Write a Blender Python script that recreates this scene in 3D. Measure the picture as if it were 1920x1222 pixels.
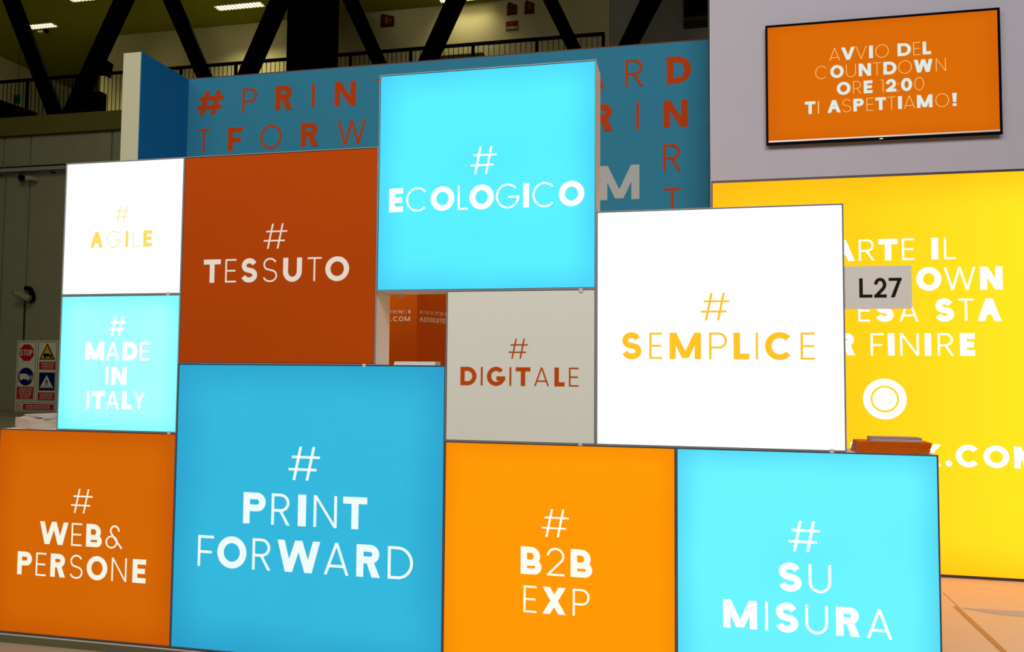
import bpy, bmesh, math, random
from mathutils import Vector, Matrix
random.seed(4)
for o in list(bpy.data.objects): bpy.data.objects.remove(o)
S = bpy.context.scene
COL = S.collection
PI = math.pi

# ------------------------------------------------------------------ camera
FPX = 1491.81439            # focal length in pixels of the 1920 px wide frame
CAM = Vector((3.78414985, -3.81652042, 1.49124654))
RX = Vector((0.97768099, 0.20994383, 0.007967)).normalized()      # image right
RD = Vector((-0.00318753, 0.05273914, -0.99860324)).normalized()  # image down
RF = Vector((-0.21007076, 0.97629, 0.05223126)).normalized()      # forward
cd = bpy.data.cameras.new('camera'); co = bpy.data.objects.new('camera', cd); COL.objects.link(co)
cd.sensor_fit = 'HORIZONTAL'; cd.sensor_width = 36; cd.lens = FPX / 1920 * 36
cd.clip_end = 200
m3 = Matrix((RX, -RD, -RF)).transposed()
co.matrix_world = Matrix.Translation(CAM) @ m3.to_4x4()
S.camera = co

# ------------------------------------------------------------------ world, exposure, hall lights, added fills
S.view_settings.view_transform = 'Standard'; S.view_settings.look = 'None'
S.view_settings.exposure = 0.0; S.view_settings.gamma = 1.0
S.view_settings.use_curve_mapping = False
w = bpy.data.worlds.new('world'); S.world = w; w.use_nodes = True
w.node_tree.nodes['Background'].inputs[0].default_value = (1.0, .95, .85, 1)
w.node_tree.nodes['Background'].inputs[1].default_value = 0.03

def area(name, loc, target, sx, sy, power, color=(1, 1, 1), spread=180):
    l = bpy.data.lights.new(name, 'AREA'); l.shape = 'RECTANGLE'; l.size = sx; l.size_y = sy
    l.energy = power; l.color = color; l.spread = math.radians(spread)
    o = bpy.data.objects.new(name, l); COL.objects.link(o); o.location = loc
    o.rotation_euler = (Vector(target) - Vector(loc)).to_track_quat('-Z', 'Y').to_euler()
    return o
area('hall_lamps_front', (4.2, -6.0, 6.5), (3.2, 0.5, 1.6), 7, 3, 455, (1, .985, .955))
area('hall_lamps_left', (-2.5, -6.0, 7.5), (-4, 12, 6), 6, 3, 260, (1, .96, .78))
area('hall_fill_far', (-7, 5.0, 12.5), (-13, 18, 5), 6, 3, 135, (1, .96, .74), 120)  # unseen fill added to brighten the far hall wall
area('booth_fill', (1.5, .75, 4.6), (1.6, 1.2, 1.6), 1.2, .3, 24, (1, .7, .40), 110)  # unseen fill added inside the booth, tinted orange like bounced light

# ------------------------------------------------------------------ pixel helpers (frame 1920 x 1222)
def ray(u, v): return (RX * ((u - 960) / FPX) + RD * ((v - 611) / FPX) + RF)
def bp(u, v, x=None, y=None, z=None):
    d = ray(u, v)
    i, val = (0, x) if x is not None else (1, y) if y is not None else (2, z)
    return CAM + d * ((val - CAM[i]) / d[i])

# ------------------------------------------------------------------ materials
def lin(*c):
    r = []
    for v in c:
        v = v / 255.0
        r.append(v / 12.92 if v <= .04045 else ((v + .055) / 1.055) ** 2.4)
    return tuple(r) + (1,)
MC = {}
def mat(name, rgb, rough=.6, metal=0.0, emit=None, power=0.0, var=.06, scale=6, bump=0.0, base=1.0, spec=.12):
    if name in MC: return MC[name]
    m = bpy.data.materials.new(name); m.use_nodes = True; nt = m.node_tree; n = nt.nodes
    b = n['Principled BSDF']; c = lin(*rgb); c = (c[0]*base, c[1]*base, c[2]*base, 1)
    b.inputs['Roughness'].default_value = rough; b.inputs['Metallic'].default_value = metal
    b.inputs['Specular IOR Level'].default_value = spec
    tc = n.new('ShaderNodeTexCoord'); no = n.new('ShaderNodeTexNoise')
    no.inputs['Scale'].default_value = scale; no.inputs['Detail'].default_value = 4
    nt.links.new(tc.outputs['Object'], no.inputs['Vector'])
    mx = n.new('ShaderNodeMix'); mx.data_type = 'RGBA'
    mx.inputs[6].default_value = tuple(v * (1 - var) for v in c[:3]) + (1,)
    mx.inputs[7].default_value = tuple(min(1, v * (1 + var)) for v in c[:3]) + (1,)
    nt.links.new(no.outputs['Fac'], mx.inputs[0]); nt.links.new(mx.outputs[2], b.inputs['Base Color'])
    if emit is not None:
        b.inputs['Emission Color'].default_value = lin(*emit); b.inputs['Emission Strength'].default_value = power
    if bump:
        bu = n.new('ShaderNodeBump'); bu.inputs['Strength'].default_value = bump
        nt.links.new(no.outputs['Fac'], bu.inputs['Height']); nt.links.new(bu.outputs[0], b.inputs['Normal'])
    MC[name] = m; return m

def glow_fabric(name, centre, rim, power=1.0, soft=.16, var=.05, right=None, red=1.0):
    """backlit fabric: the tubes behind it give less light along the rim"""
    m = bpy.data.materials.new(name); m.use_nodes = True; nt = m.node_tree; n = nt.nodes; L = nt.links.new
    b = n['Principled BSDF']; c = lin(*centre)
    b.inputs['Base Color'].default_value = (c[0]*.12, c[1]*.12, c[2]*.12, 1)
    b.inputs['Roughness'].default_value = .8; b.inputs['Specular IOR Level'].default_value = .1
    tc = n.new('ShaderNodeTexCoord'); sp = n.new('ShaderNodeSeparateXYZ'); L(tc.outputs['Generated'], sp.inputs[0])
    def M(op, a, b_=None):
        q = n.new('ShaderNodeMath'); q.operation = op
        for i, v in enumerate((a, b_)):
            if v is None: continue
            if isinstance(v, (int, float)): q.inputs[i].default_value = v
            else: L(v, q.inputs[i])
        return q.outputs[0]
    u, v = sp.outputs[0], sp.outputs[2]
    def fall(q):
        r_ = n.new('ShaderNodeMapRange'); r_.interpolation_type = 'SMOOTHSTEP'
        L(M('MINIMUM', q, M('SUBTRACT', 1.0, q)), r_.inputs[0]); r_.inputs[1].default_value = -soft*.6; r_.inputs[2].default_value = soft
        return r_.outputs[0]
    mr_out = M('MULTIPLY', fall(u), fall(v))
    no = n.new('ShaderNodeTexNoise'); no.inputs['Scale'].default_value = 2.2; no.inputs['Detail'].default_value = 1
    L(tc.outputs['Object'], no.inputs['Vector'])
    f = M('ADD', mr_out, M('MULTIPLY', M('SUBTRACT', no.outputs[0], .5), .5))
    cl = n.new('ShaderNodeClamp'); L(f, cl.inputs[0])
    mx = n.new('ShaderNodeMix'); mx.data_type = 'RGBA'; L(cl.outputs[0], mx.inputs[0])
    mx.inputs[6].default_value = lin(*rim); mx.inputs[7].default_value = c
    out = mx.outputs[2]
    if right:
        m2 = n.new('ShaderNodeMix'); m2.data_type = 'RGBA'
        m3_ = n.new('ShaderNodeMapRange'); L(u, m3_.inputs[0]); m3_.inputs[1].default_value = .28; m3_.inputs[2].default_value = .72
        L(M('MULTIPLY', m3_.outputs[0], mr_out), m2.inputs[0]); L(out, m2.inputs[6]); m2.inputs[7].default_value = lin(*right); out = m2.outputs[2]
    if red != 1.0:      # the camera clips this colour: the red it gives off is stronger than white
        mu = n.new('ShaderNodeVectorMath'); mu.operation = 'MULTIPLY'; L(out, mu.inputs[0]); mu.inputs[1].default_value = (red, 1, 1); out = mu.outputs[0]
    L(out, b.inputs['Emission Color']); b.inputs['Emission Strength'].default_value = power
    return m
def ink(name, rgb, power=1.0):
    return mat(name, rgb, .8, emit=rgb, power=power, base=.1)

# ------------------------------------------------------------------ mesh helpers
class MB:
    def __init__(s): s.v = []; s.f = []
    def poly(s, pts):
        i = len(s.v); s.v += [Vector(p) for p in pts]; s.f.append(tuple(range(i, i + len(pts)))); return s
    def box(s, x0, x1, y0, y1, z0, z1, M=None):
        i = len(s.v)
        P = [Vector((x, y, z)) for z in (z0, z1) for y in (y0, y1) for x in (x0, x1)]
        if M: P = [M @ p for p in P]
        s.v += P
        for f in ((0, 2, 3, 1), (4, 5, 7, 6), (0, 1, 5, 4), (2, 6, 7, 3), (0, 4, 6, 2), (1, 3, 7, 5)):
            s.f.append(tuple(i + k for k in f))
        return s
    def prism(s, pts, d):           # polygon pts (3D) pushed along vector d
        d = Vector(d); n = len(pts); i = len(s.v)
        s.v += [Vector(p) for p in pts] + [Vector(p) + d for p in pts]
        s.f.append(tuple(i + k for k in range(n))); s.f.append(tuple(i + n + k for k in reversed(range(n))))
        for k in range(n):
            k2 = (k + 1) % n; s.f.append((i + k, i + n + k, i + n + k2, i + k2))
        return s
    def tube(s, a, b, r, n=12, r2=None):
        a = Vector(a); b = Vector(b); q = (b - a).to_track_quat('Z', 'Y'); r2 = r if r2 is None else r2
        i = len(s.v)
        for c, rr in ((a, r), (b, r2)):
            for k in range(n): s.v.append(c + q @ Vector((rr * math.cos(2*PI*k/n), rr * math.sin(2*PI*k/n), 0)))
        for k in range(n): s.f.append((i + k, i + (k+1) % n, i + n + (k+1) % n, i + n + k))
        s.f.append(tuple(i + k for k in reversed(range(n)))); s.f.append(tuple(i + n + k for k in range(n)))
        return s
    def build(s, name, m, parent=None, bevel=0.0, flip=True):
        org = parent_origin(parent)
        me = bpy.data.meshes.new(name); me.from_pydata([v - org for v in s.v], [], s.f)
        me.materials.append(m)
        if len(s.f) > 1 and flip:
            bm = bmesh.new(); bm.from_mesh(me); bmesh.ops.recalc_face_normals(bm, faces=bm.faces); bm.to_mesh(me); bm.free()
        o = bpy.data.objects.new(name, me); COL.objects.link(o)
        if parent: o.parent = parent
        if bevel:
            b = o.modifiers.new('bevel', 'BEVEL'); b.width = bevel; b.segments = 2; b.limit_method = 'ANGLE'
        return o
def parent_origin(p):
    v = Vector((0, 0, 0))
    while p: v += p.location; p = p.parent
    return v
def thing(name, loc, label, cat, group=None, kind=None):
    o = bpy.data.objects.new(name, None); o.empty_display_size = .05; COL.objects.link(o); o.location = loc
    return tag(o, label, cat, group, kind)
def tag(o, label=None, cat=None, group=None, kind=None):
    if label: o['label'] = label
    if cat: o['category'] = cat
    if group: o['group'] = group
    if kind: o['kind'] = kind
    return o
def structure(o, label=None): o['kind'] = 'structure'; return tag(o, label) if label else o

# ------------------------------------------------------------------ lettering drawn as strokes
def arc(cx, cy, rx, ry, t, a0, a1, ty=None):
    ty = t if ty is None else ty
    n = max(3, int(abs(a1 - a0) / 9)); P = []
    for k in range(n):
        q = []
        for a, r in ((k, 0), (k + 1, 0), (k + 1, 1), (k, 1)):
            an = math.radians(a0 + (a1 - a0) * a / n)
            q.append((cx + (rx - r * t) * math.cos(an), cy + (ry - r * ty) * math.sin(an)))
        P.append(q)
    return P
def rect(x0, y0, x1, y1): return [(x0, y0), (x1, y0), (x1, y1), (x0, y1)]
def path(pts, t):
    P = []
    for k in range(len(pts) - 1):
        (x0, y0), (x1, y1) = pts[k], pts[k+1]; l = math.hypot(x1-x0, y1-y0) or 1; nx, ny = -(y1-y0)/l*t/2, (x1-x0)/l*t/2
        ex, ey = (x1-x0)/l*t*.12, (y1-y0)/l*t*.12
        P.append([(x0+nx-ex, y0+ny-ey), (x0-nx-ex, y0-ny-ey), (x1-nx+ex, y1-ny+ey), (x1+nx+ex, y1+ny+ey)])
    return P
def glyph(c, w, t):
    b = t * .92                      # horizontal strokes are a little thinner
    d = t * 1.06
    if c == 'I': return [rect(0, 0, w, 1)]
    if c == 'L': return [rect(0, 0, t, 1), rect(t, 0, w, b)]
    if c == 'T': return [rect(0, 1-b, w, 1), rect(w/2-t/2, 0, w/2+t/2, 1-b)]
    if c == 'E': return [rect(0, 0, t, 1), rect(t, 0, w, b), rect(t, 1-b, w, 1), rect(t, .5-b/2, w*.93, .5+b/2)]
    if c == 'F': return [rect(0, 0, t, 1), rect(t, 1-b, w, 1), rect(t, .47-b/2, w*.88, .47+b/2)]
    if c == 'N': return [rect(0, 0, t, 1), rect(w-t, 0, w, 1), [(0, 1), (d, 1), (w, 0), (w-d, 0)]]
    if c == 'V': return [[(0, 1), (d, 1), (w/2+d/2, 0), (w/2-d/2, 0)], [(w-d, 1), (w, 1), (w/2+d/2, 0), (w/2-d/2, 0)]]
    if c == 'A':
        h = .2 + b*.35
        def xl(y): return (w/2-d/2) * y
        return [[(0, 0), (d, 0), (w/2+d/2, 1), (w/2-d/2, 1)], [(w-d, 0), (w, 0), (w/2+d/2, 1), (w/2-d/2, 1)],
                [(xl(h)+d*.6, h), (w-xl(h)-d*.6, h), (w-xl(h+b)-d*.6, h+b), (xl(h+b)+d*.6, h+b)]]
    if c == 'W':
        q = .27*w
        return [[(0, 1), (d, 1), (q+d/2, 0), (q-d/2, 0)], [(w/2-d/2, 1), (w/2+d/2, 1), (q+d/2, 0), (q-d/2, 0)],
                [(w/2-d/2, 1), (w/2+d/2, 1), (w-q+d/2, 0), (w-q-d/2, 0)], [(w-d, 1), (w, 1), (w-q+d/2, 0), (w-q-d/2, 0)]]
    if c == 'M': return [rect(0, 0, t, 1), rect(w-t, 0, w, 1), [(0, 1), (d, 1), (w/2+d/2, .04), (w/2-d/2, .04)], [(w-d, 1), (w, 1), (w/2+d/2, .04), (w/2-d/2, .04)]]
    if c == 'X': return [[(0, 1), (d*1.15, 1), (w, 0), (w-d*1.15, 0)], [(w-d*1.15, 1), (w, 1), (d*1.15, 0), (0, 0)]]
    if c == 'Y': return [rect(w/2-t/2, 0, w/2+t/2, .45), [(0, 1), (d, 1), (w/2+t/2, .42), (w/2-t/2, .42)], [(w-d, 1), (w, 1), (w/2+t/2, .42), (w/2-t/2, .42)]]
    if c in 'O0': return arc(w/2, .5, w/2, .515, t, 0, 360, b)
    if c == 'C': return arc(w*.52, .5, w*.52, .515, t, 42, 318, b)
    if c == 'G': return arc(w/2, .5, w/2, .515, t, 42, 357, b) + [rect(w*.52, .5-b, w, .5)]
    if c == 'D':
        r = min(.5, w - t); x = w - r
        return [rect(0, 0, t, 1), rect(t, 0, x, b), rect(t, 1-b, x, 1)] + arc(x, .5, r, .5, t, -90, 90, b)
    if c in 'PR':
        r = .30 if c == 'P' else .29; x = max(t, w - r - (.04 if c == 'R' else 0)); rx = (w - x) - (w*.04 if c == 'R' else 0); y = 1 - r
        P = [rect(0, 0, t, 1), rect(t, 1-b, x, 1), rect(t, 1-2*r, x, 1-2*r+b)] + arc(x, y, rx, r, t, -90, 90, b)
        if c == 'R':
            P.append([(w*.42-t*.1, 1-2*r+b*.5), (w*.42+d-t*.1, 1-2*r+b*.5), (w, 0), (w-d*1.1, 0)])
        return P
    if c == 'B':
        P = [rect(0, 0, t, 1)]
        for y0, y1, ww in ((0, .53, w), (.53-b, 1, w*.93)):
            r = (y1-y0)/2; x = max(t*.9, ww - r); q = [rect(t, y0, x, y0+b), rect(t, y1-b, x, y1)] if x > t else []
            P += q + arc(x, (y0+y1)/2, ww - x, r, t, -90, 90, b)
        return P
    if c == 'U': return [rect(0, w/2, t, 1), rect(w-t, w/2, w, 1)] + arc(w/2, w/2, w/2, w/2+.012, t, 180, 360, b)
    if c == 'S':
        ra = (1.03 - b)/4; rb = (w - t)/2; pts = []
        for k in range(15):
            a = math.radians(25 + (235-25)*k/14); pts.append((w*.49 + rb*.92*math.cos(a), 1.015-b/2-ra + ra*math.sin(a)))
        for k in range(15):
            a = math.radians(58 - (58+160)*k/14); pts.append((w*.5 + rb*math.cos(a), b/2-.015+ra + ra*math.sin(a)))
        return path(pts, t*.95)
    if c == '2':
        pts = []; rb = (w-t)/2; ra = .27
        for k in range(17):
            a = math.radians(175 - 225*k/16); pts.append((w*.49 + rb*math.cos(a), 1.01-b/2-ra+ra*math.sin(a)))
        pts.append((t*.62, b*.6))
        return path(pts, t*.95) + [rect(0, 0, w, b)]
    if c == '7': return [rect(0, 1-b, w, 1), [(w-t*.9, 1), (w, 1-b*.3), (w*.42+t*.1, 0), (w*.42-t, 0)]]
    if c == '1': return [rect(w-t, 0, w, 1), rect(0, 1-b, w, 1)]
    if c == '.': return arc(w/2, w/2*.95, w/2, w/2, w/2, 0, 360)
    if c == ':': return [rect(0, 0, w, w), rect(0, .55, w, .55+w)]
    if c == '!': return [[(0, 1), (w, 1), (w*.82, .3), (w*.18, .3)], rect(w*.08, 0, w*.92, .2)]
    if c == '&':
        pts = []
        for k in range(13):
            a = math.radians(-5 + 215*k/12); pts.append((w*.52+w*.24*math.cos(a), .76+(.24-t/2)*math.sin(a)))
        pts += [(w*.5, .45), (w-t*.4, .01)]
        return path(pts, t) + arc(w*.36, .27, w*.36, .28, t, 0, 360, b)
    if c == '#':
        s = .16*w; q = t*.95
        P = []
        for x in (.2*w, .62*w): P.append([(x-q/2-.02*w, 0), (x+q/2-.02*w, 0), (x+s+q/2+.02*w, 1), (x+s-q/2+.02*w, 1)])
        P.append(rect(0, .32-q*.42, w*.9, .32+q*.42)); P.append(rect(w*.1, .69-q*.42, w, .69+q*.42))
        return P
    return [rect(0, 0, w, 1)]

class Plane:
    """vertical plane through P with horizontal direction U"""
    def __init__(s, P, U): s.P = Vector(P); s.U = Vector(U).normalized(); s.N = Vector((s.U.y, -s.U.x, 0))
    def az(s, u, v):
        d = ray(u, v); t = (s.P - CAM).dot(s.N) / d.dot(s.N); X = CAM + d * t
        return (X - s.P).dot(s.U), X.z
    def pt(s, a, z, off=0.0): 
        q = s.P + s.U * a + s.N * off; return Vector((q.x, q.y, z))
def letters(plane, crop, ref, spec, m, parent, tn=.075, tb=.23, off=.0009, name='letter', step=.00006, hs=1.0):
    """spec: 'c' thin or 'c*' bold with its left and right edge, in the units of the close-up `crop`"""
    ox, oy, sc = crop; rx, y0, y1 = ref; nrm = plane.N
    a_, z1 = plane.az(ox + rx/sc, oy + y0/sc); a_, z0 = plane.az(ox + rx/sc, oy + y1/sc)
    h = z1 - z0; zm = (y0 + y1) / 2
    for c, l, r in spec:
        a0, _ = plane.az(ox + l/sc, oy + zm/sc); a1, _ = plane.az(ox + r/sc, oy + zm/sc)
        t = tb if len(c) > 1 else tn; w = (a1 - a0) / h; mb = MB()
        w /= hs
        for k, P in enumerate(glyph(c[0], w, min(t, w*.5) if c[0] not in 'I.:!' else t)):
            o_ = off + (step * k if c[0] not in 'OCG0DU' else step * (c[0] == 'G' and len(P) == 4 and P[0][1] == P[1][1] and P[2][1] == P[3][1] and P[1][0] == w))      # overlapping strokes lie on one another
            pts = [plane.pt(a0 + x*h*hs, z0 + y*h, o_) for x, y in P]
            nn = sum(((pts[q] - pts[0]).cross(pts[q+1] - pts[0]) for q in range(1, len(pts)-1)), Vector())
            mb.poly(pts if nn.dot(nrm) > 0 else pts[::-1])
        me = mb.build(name, m, parent, flip=False)

# ------------------------------------------------------------------ materials in use
white_lam = mat('white laminate', (232, 230, 226), .55, var=.02)
alu = mat('brushed aluminium', (150, 146, 146), .4, .6, var=.08, scale=40)
dark_alu = mat('dark aluminium', (84, 82, 86), .45, .5, var=.08, scale=40)
black_steel = mat('black painted steel', (12, 11, 10), .8, var=.1, base=.12, spec=.02)
clear_tab = mat('frosted plastic', (205, 210, 210), .3, var=.03)
hall_wall = mat('hall wall plaster', (196, 184, 132), .9, var=.05, scale=1.5)
hall_panel = mat('hall concrete panel', (150, 148, 118), .9, var=.1, scale=2, bump=.05)
hall_ceil = mat('hall ceiling boards', (142, 142, 40), .9, var=.1, scale=2)
slab_mat = mat('balcony slab concrete', (106, 100, 46), .9, var=.12, scale=2)
grey_wall = mat('grey hall wall', (152, 146, 132), .9, var=.08)
blue_paint = mat('teal blue wall print', (52, 134, 168), .7, var=.03)
rust_ink = mat('rust red print', (190, 66, 6), .7, var=.04)
pale_ink = mat('pale grey print', (184, 190, 192), .7, var=.02)

# ================================================================== STRUCTURE
# hall
structure(MB().box(-30, 14, -14, 45, -.15, -.05).build('floor', mat('hall floor beige', (168, 158, 132), .6, var=.06, scale=3)))
pl = thing('floor_platform', (3, 1.8, -.05), None, None); structure(pl)
MB().box(-2.0, 8.2, -.0, 3.3, -.05, -.008).build('deck', mat('white platform floor', (226, 214, 200), .35, var=.02), pl)
MB().box(-2.0, 8.2, -.012, -.002, -.05, -.012).build('edge_profile', mat('platform edge dark', (104, 100, 76), .5, var=.06), pl)

YB = 22.0; ZC = 13.98; ZS = 9.61; YF = 18.0
structure(MB().box(-30, 14, 15.5, 45, ZC, ZC + .3).build('ceiling', hall_ceil))
xr = bp(1143, 50, y=YB).x
structure(MB().box(-17.92, xr, YB, YB + .4, ZS, ZC).build('wall_back', hall_wall))
structure(MB().box(-23.75, -23.35, YF + .5, 40, ZS, ZC).build('wall_left', hall_wall))
structure(MB().box(-23.35, -10, 40, 40.4, ZS, ZC).build('wall_recess', hall_wall))
structure(MB().box(xr + .001, 14, YB + .1, YB + .5, -.05, ZC - .001).build('wall_right', grey_wall))
structure(MB().box(-30, xr + .4, YF, YB + 2.4, 9.0, ZS).build('floor_balcony', slab_mat))
# hall wall under the balcony: panels laid with open joints over a darker back
lw = thing('wall_lower', (-17, YF + .3, 0), None, None); structure(lw)
MB().box(-30, xr, YF + .3, YF + .6, -.05, 9.0).build('backing', mat('joint shadow', (60, 60, 44), .9), lw)
zt = bp(60, 310, y=YF + .2).z; zl = bp(60, 326, y=YF + .2).z
def wx(px, py): return bp(px, py, y=YF + .2).x
ju = [-24.5, wx(8, 270), wx(58, 270), wx(210, 270), wx(210, 270) + 4.2, wx(210, 270) + 8.4, wx(210, 270) + 12.6, xr]
jl = [-24.5, wx(6, 450), wx(52, 450), wx(52, 450) + 4.2, wx(52, 450) + 8.4, wx(52, 450) + 12.6, wx(52, 450) + 16.8]
for js, z0, z1 in ((ju, zt, 8.99), (jl, -.04, zl)):
    for i in range(len(js) - 1):
        MB().box(js[i] + .035, js[i+1] - .035, YF + .2, YF + .295, z0, z1).build('panel', hall_panel, lw)
# cable tray along the lower wall
ct = thing('cable_tray', (-17, YF + .1, zt), 'long pale metal cable tray running level along dark hall wall', 'cable tray')
za = bp(60, 313, y=YF - .1).z; zb = bp(60, 321, y=YF - .1).z
MB().box(-24.5, -8, YF - .1, YF + .19, zb, zb + .02).box(-24.5, -8, YF - .1, YF - .085, zb, za).build('tray', mat('tray metal', (168, 166, 150), .5, .2), ct)
for k in range(8):
    x = -22.6 + k*2.1; MB().box(x, x + .05, YF + .0, YF + .195, zb - .03, zb - .001).build('bracket', black_steel, ct)

# ------------------------------------------------------------------ booth walls
YT = 2.6       # television wall front
YBL = 3.1      # blue wall front
c = bp(355, 148, y=YBL); xc = c.x; ztop = (c.z + bp(1332, 75, y=YBL).z) / 2
f1 = bp(266, 97, z=ztop); f0 = bp(232, 99, y=f1.y)
xtv = bp(1333, 200, y=YT).x
bw = thing('wall_blue', (xc, YBL, 0), None, None); structure(bw)
MB().box(xc - .01, 7.6, YBL, YBL + .15, -.008, ztop).build('wall_face', blue_paint, bw)
MB().box(xc - .01, 7.6, YBL - .002, YBL + .152, ztop, ztop + .008).build('top_trim', mat('brown trim', (110, 70, 60), .6), bw)
bl = thing('wall_blue_return', (xc, f1.y, 0), None, None); structure(bl)
MB().box(f0.x, xc - .011, f1.y, YBL + .15, -.008, ztop).build('wall_core', mat('cream board', (212, 208, 178), .7, var=.02), bl)
MB().box(xc - .0105, xc - .004, f1.y + .002, YBL - .001, -.008, ztop).build('blue_sheet', mat('deep blue wall print', (24, 120, 182), .7, var=.03), bl)
tw = thing('wall_television', (xtv, YT, 0), None, None); structure(tw)
zyt = (bp(1340, 343, y=YT).z + bp(1918, 318, y=YT).z) / 2
zyb = (bp(1767, 1080, y=YT).z + bp(1918, 1086, y=YT).z) / 2
MB().box(xtv, 7.6, YT, YT + .48, zyt + .012, 5.6).build('wall_face', mat('lilac grey board', (200, 196, 210), .7, var=.02), tw)
MB().box(xtv, 7.6, YT + .03, YT + .48, -.008, zyt + .01).build('wall_core', white_lam, tw)
MB().box(xtv - .006, xtv - .0005, YT - .004, YT + .48, -.008, 5.6).build('corner_profile', alu, tw)
P_BLUE = Plane((0, YBL, 0), (1, 0, 0)); P_F = Plane((0, 0, 0), (1, 0, 0))
# blue wall lettering
CR1 = (340, 100, 4.8); CR2 = (900, 0, 3.818); CR3 = (1100, 130, 4.073)
kw = dict(tn=.10, tb=.24, step=.0002)
letters(P_BLUE, CR1, (870, 295, 512), [('#*', 147, 383), ('P', 551, 680), ('R*', 846, 1002), ('I', 1175, 1200), ('N*', 1380, 1572), ('T', 1752, 1880)], rust_ink, bw, **kw)
letters(P_BLUE, CR1, (440, 668, 878), [('T', 147, 257), ('F*', 420, 552), ('O', 710, 905), ('R*', 1075, 1232), ('W', 1405, 1662)], rust_ink, bw, **kw)
letters(P_BLUE, CR2, (1345, 408, 603), [('W*', 480, 640), ('A*', 730, 888), ('R', 1040, 1167), ('D*', 1337, 1512)], rust_ink, bw, **kw)
letters(P_BLUE, CR2, (1330, 720, 915), [('P', 590, 690), ('R*', 792, 952), ('I', 1118, 1138), ('N*', 1312, 1488)], rust_ink, bw, **kw)
letters(P_BLUE, CR3, (600, 573, 777), [('R', 584, 720)], rust_ink, bw, **kw)
letters(P_BLUE, CR3, (655, 905, 1107), [('T', 590, 719)], rust_ink, bw, **kw)
letters(P_BLUE, CR3, (380, 727, 990), [('.*', -555, -490), ('C*', -470, -225), ('O*', -212, 72), ('M*', 97, 403)], pale_ink, bw, tb=.23)

# ================================================================== THE ILLUMINATED BOXES
U = .75; DEP = .205
frame_alu = mat('satin aluminium', (168, 163, 164), .45, .2, var=.04, scale=40)
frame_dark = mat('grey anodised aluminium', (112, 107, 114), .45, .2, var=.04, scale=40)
frame_shade = mat('dark frame shade', (48, 40, 58), .8)  # dark ring that paints the shade line between frame and fabric
def light_box(x0, x1, z0, z1, face, label, lines, inkm, crop, clip=(), **kw):
    x0 *= U; x1 *= U; z0 *= U; z1 *= U; g = .0008; fr = .0034
    x0 += g; x1 -= g; z0 += g; z1 -= g
    if z0 < .01: z0 = 0
    r = thing('light_box', ((x0+x1)/2, DEP/2, z0), label, 'light box', 'stacked square light boxes of the counter front')
    MB().box(x0 + .001, x1 - .001, .012, DEP, z0 + .001, z1 - .001).build('carcass', white_lam, r)
    fm = MB()
    # ring frame with mitred corners and a small inner lip
    o = [(x0, z0), (x1, z0), (x1, z1), (x0, z1)]; i = [(x0+fr, z0+fr), (x1-fr, z0+fr), (x1-fr, z1-fr), (x0+fr, z1-fr)]
    for k in range(4):
        a, b, c_, d = o[k], o[(k+1) % 4], i[(k+1) % 4], i[k]
        fm.prism([(a[0], 0, a[1]), (b[0], 0, b[1]), (c_[0], 0, c_[1]), (d[0], 0, d[1])], (0, .0119, 0))
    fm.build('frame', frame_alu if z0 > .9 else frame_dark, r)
    gk = .0028; i2 = [(x0+fr+gk, z0+fr+gk), (x1-fr-gk, z0+fr+gk), (x1-fr-gk, z1-fr-gk), (x0+fr+gk, z1-fr-gk)]; gm = MB()
    for k in range(4):
        a, b, c_, d = i[k], i[(k+1) % 4], i2[(k+1) % 4], i2[k]
        gm.prism([(a[0], .005, a[1]), (b[0], .005, b[1]), (c_[0], .005, c_[1]), (d[0], .005, d[1])], (0, .006, 0))
    gm.build('frame_shade', frame_shade, r)
    fr += gk
    fc = MB().box(x0+fr+.0003, x1-fr-.0003, .003, .0115, z0+fr+.0003, z1-fr-.0003).build('fabric_face', face, r)
    pf = Plane((0, .003, 0), (1, 0, 0))
    for ref, spec in lines: letters(pf, crop, ref, spec, inkm, fc, **kw)
    for px, py in clip:
        p = bp(px, py, y=-.002)
        MB().box(p.x - .009, p.x + .009, -.003, -.0005, p.z - .009, p.z + .009).build('clip', clear_tab, r, bevel=.001)
    return r
WB = glow_fabric('orange backlit fabric dim', (208, 101, 0), (190, 82, 0), .97)
PB = glow_fabric('blue backlit fabric', (50, 180, 217), (38, 150, 196), .98)
BB = glow_fabric('amber backlit fabric', (252, 150, 0), (238, 132, 0), .98, soft=.1)
SB = glow_fabric('cyan backlit fabric low', (104, 240, 255), (74, 200, 236), .99, soft=.13)
EB = glow_fabric('cyan backlit fabric high', (86, 234, 255), (66, 196, 238), .99, soft=.16)
MBm = glow_fabric('pale cyan backlit fabric', (164, 255, 255), (108, 240, 252), 1.0, soft=.18)
WH = glow_fabric('white backlit fabric', (255, 255, 255), (222, 232, 226), 1.07, soft=.06)
WH2 = glow_fabric('white backlit fabric strong', (255, 255, 255), (255, 255, 255), 1.12)
TM = mat('rust orange fabric', (190, 72, 0), .85, var=.05, scale=3)
DM = mat('off white fabric', (228, 226, 216), .85, var=.02, scale=3)
light_box(0, 1.5, 0, 1.5, WB, 'dim orange light box reading WEB& PERSONE, lowest and leftmost of the stack',
    [((425, 377, 503), [('#', 370, 480)]), ((375, 553, 671), [('W*', 206, 354), ('E', 371, 425), ('B*', 448, 530), ('&', 550, 637)]),
     ((100, 700, 819), [('P*', 91, 166), ('E', 187, 240), ('R*', 263, 341), ('S', 364, 431), ('O*', 451, 558), ('N', 580, 658), ('E*', 689, 758)])],
    ink('warm white print', (240, 238, 222)), (0, 780, 2.765), tn=.078, tb=.235)
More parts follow.
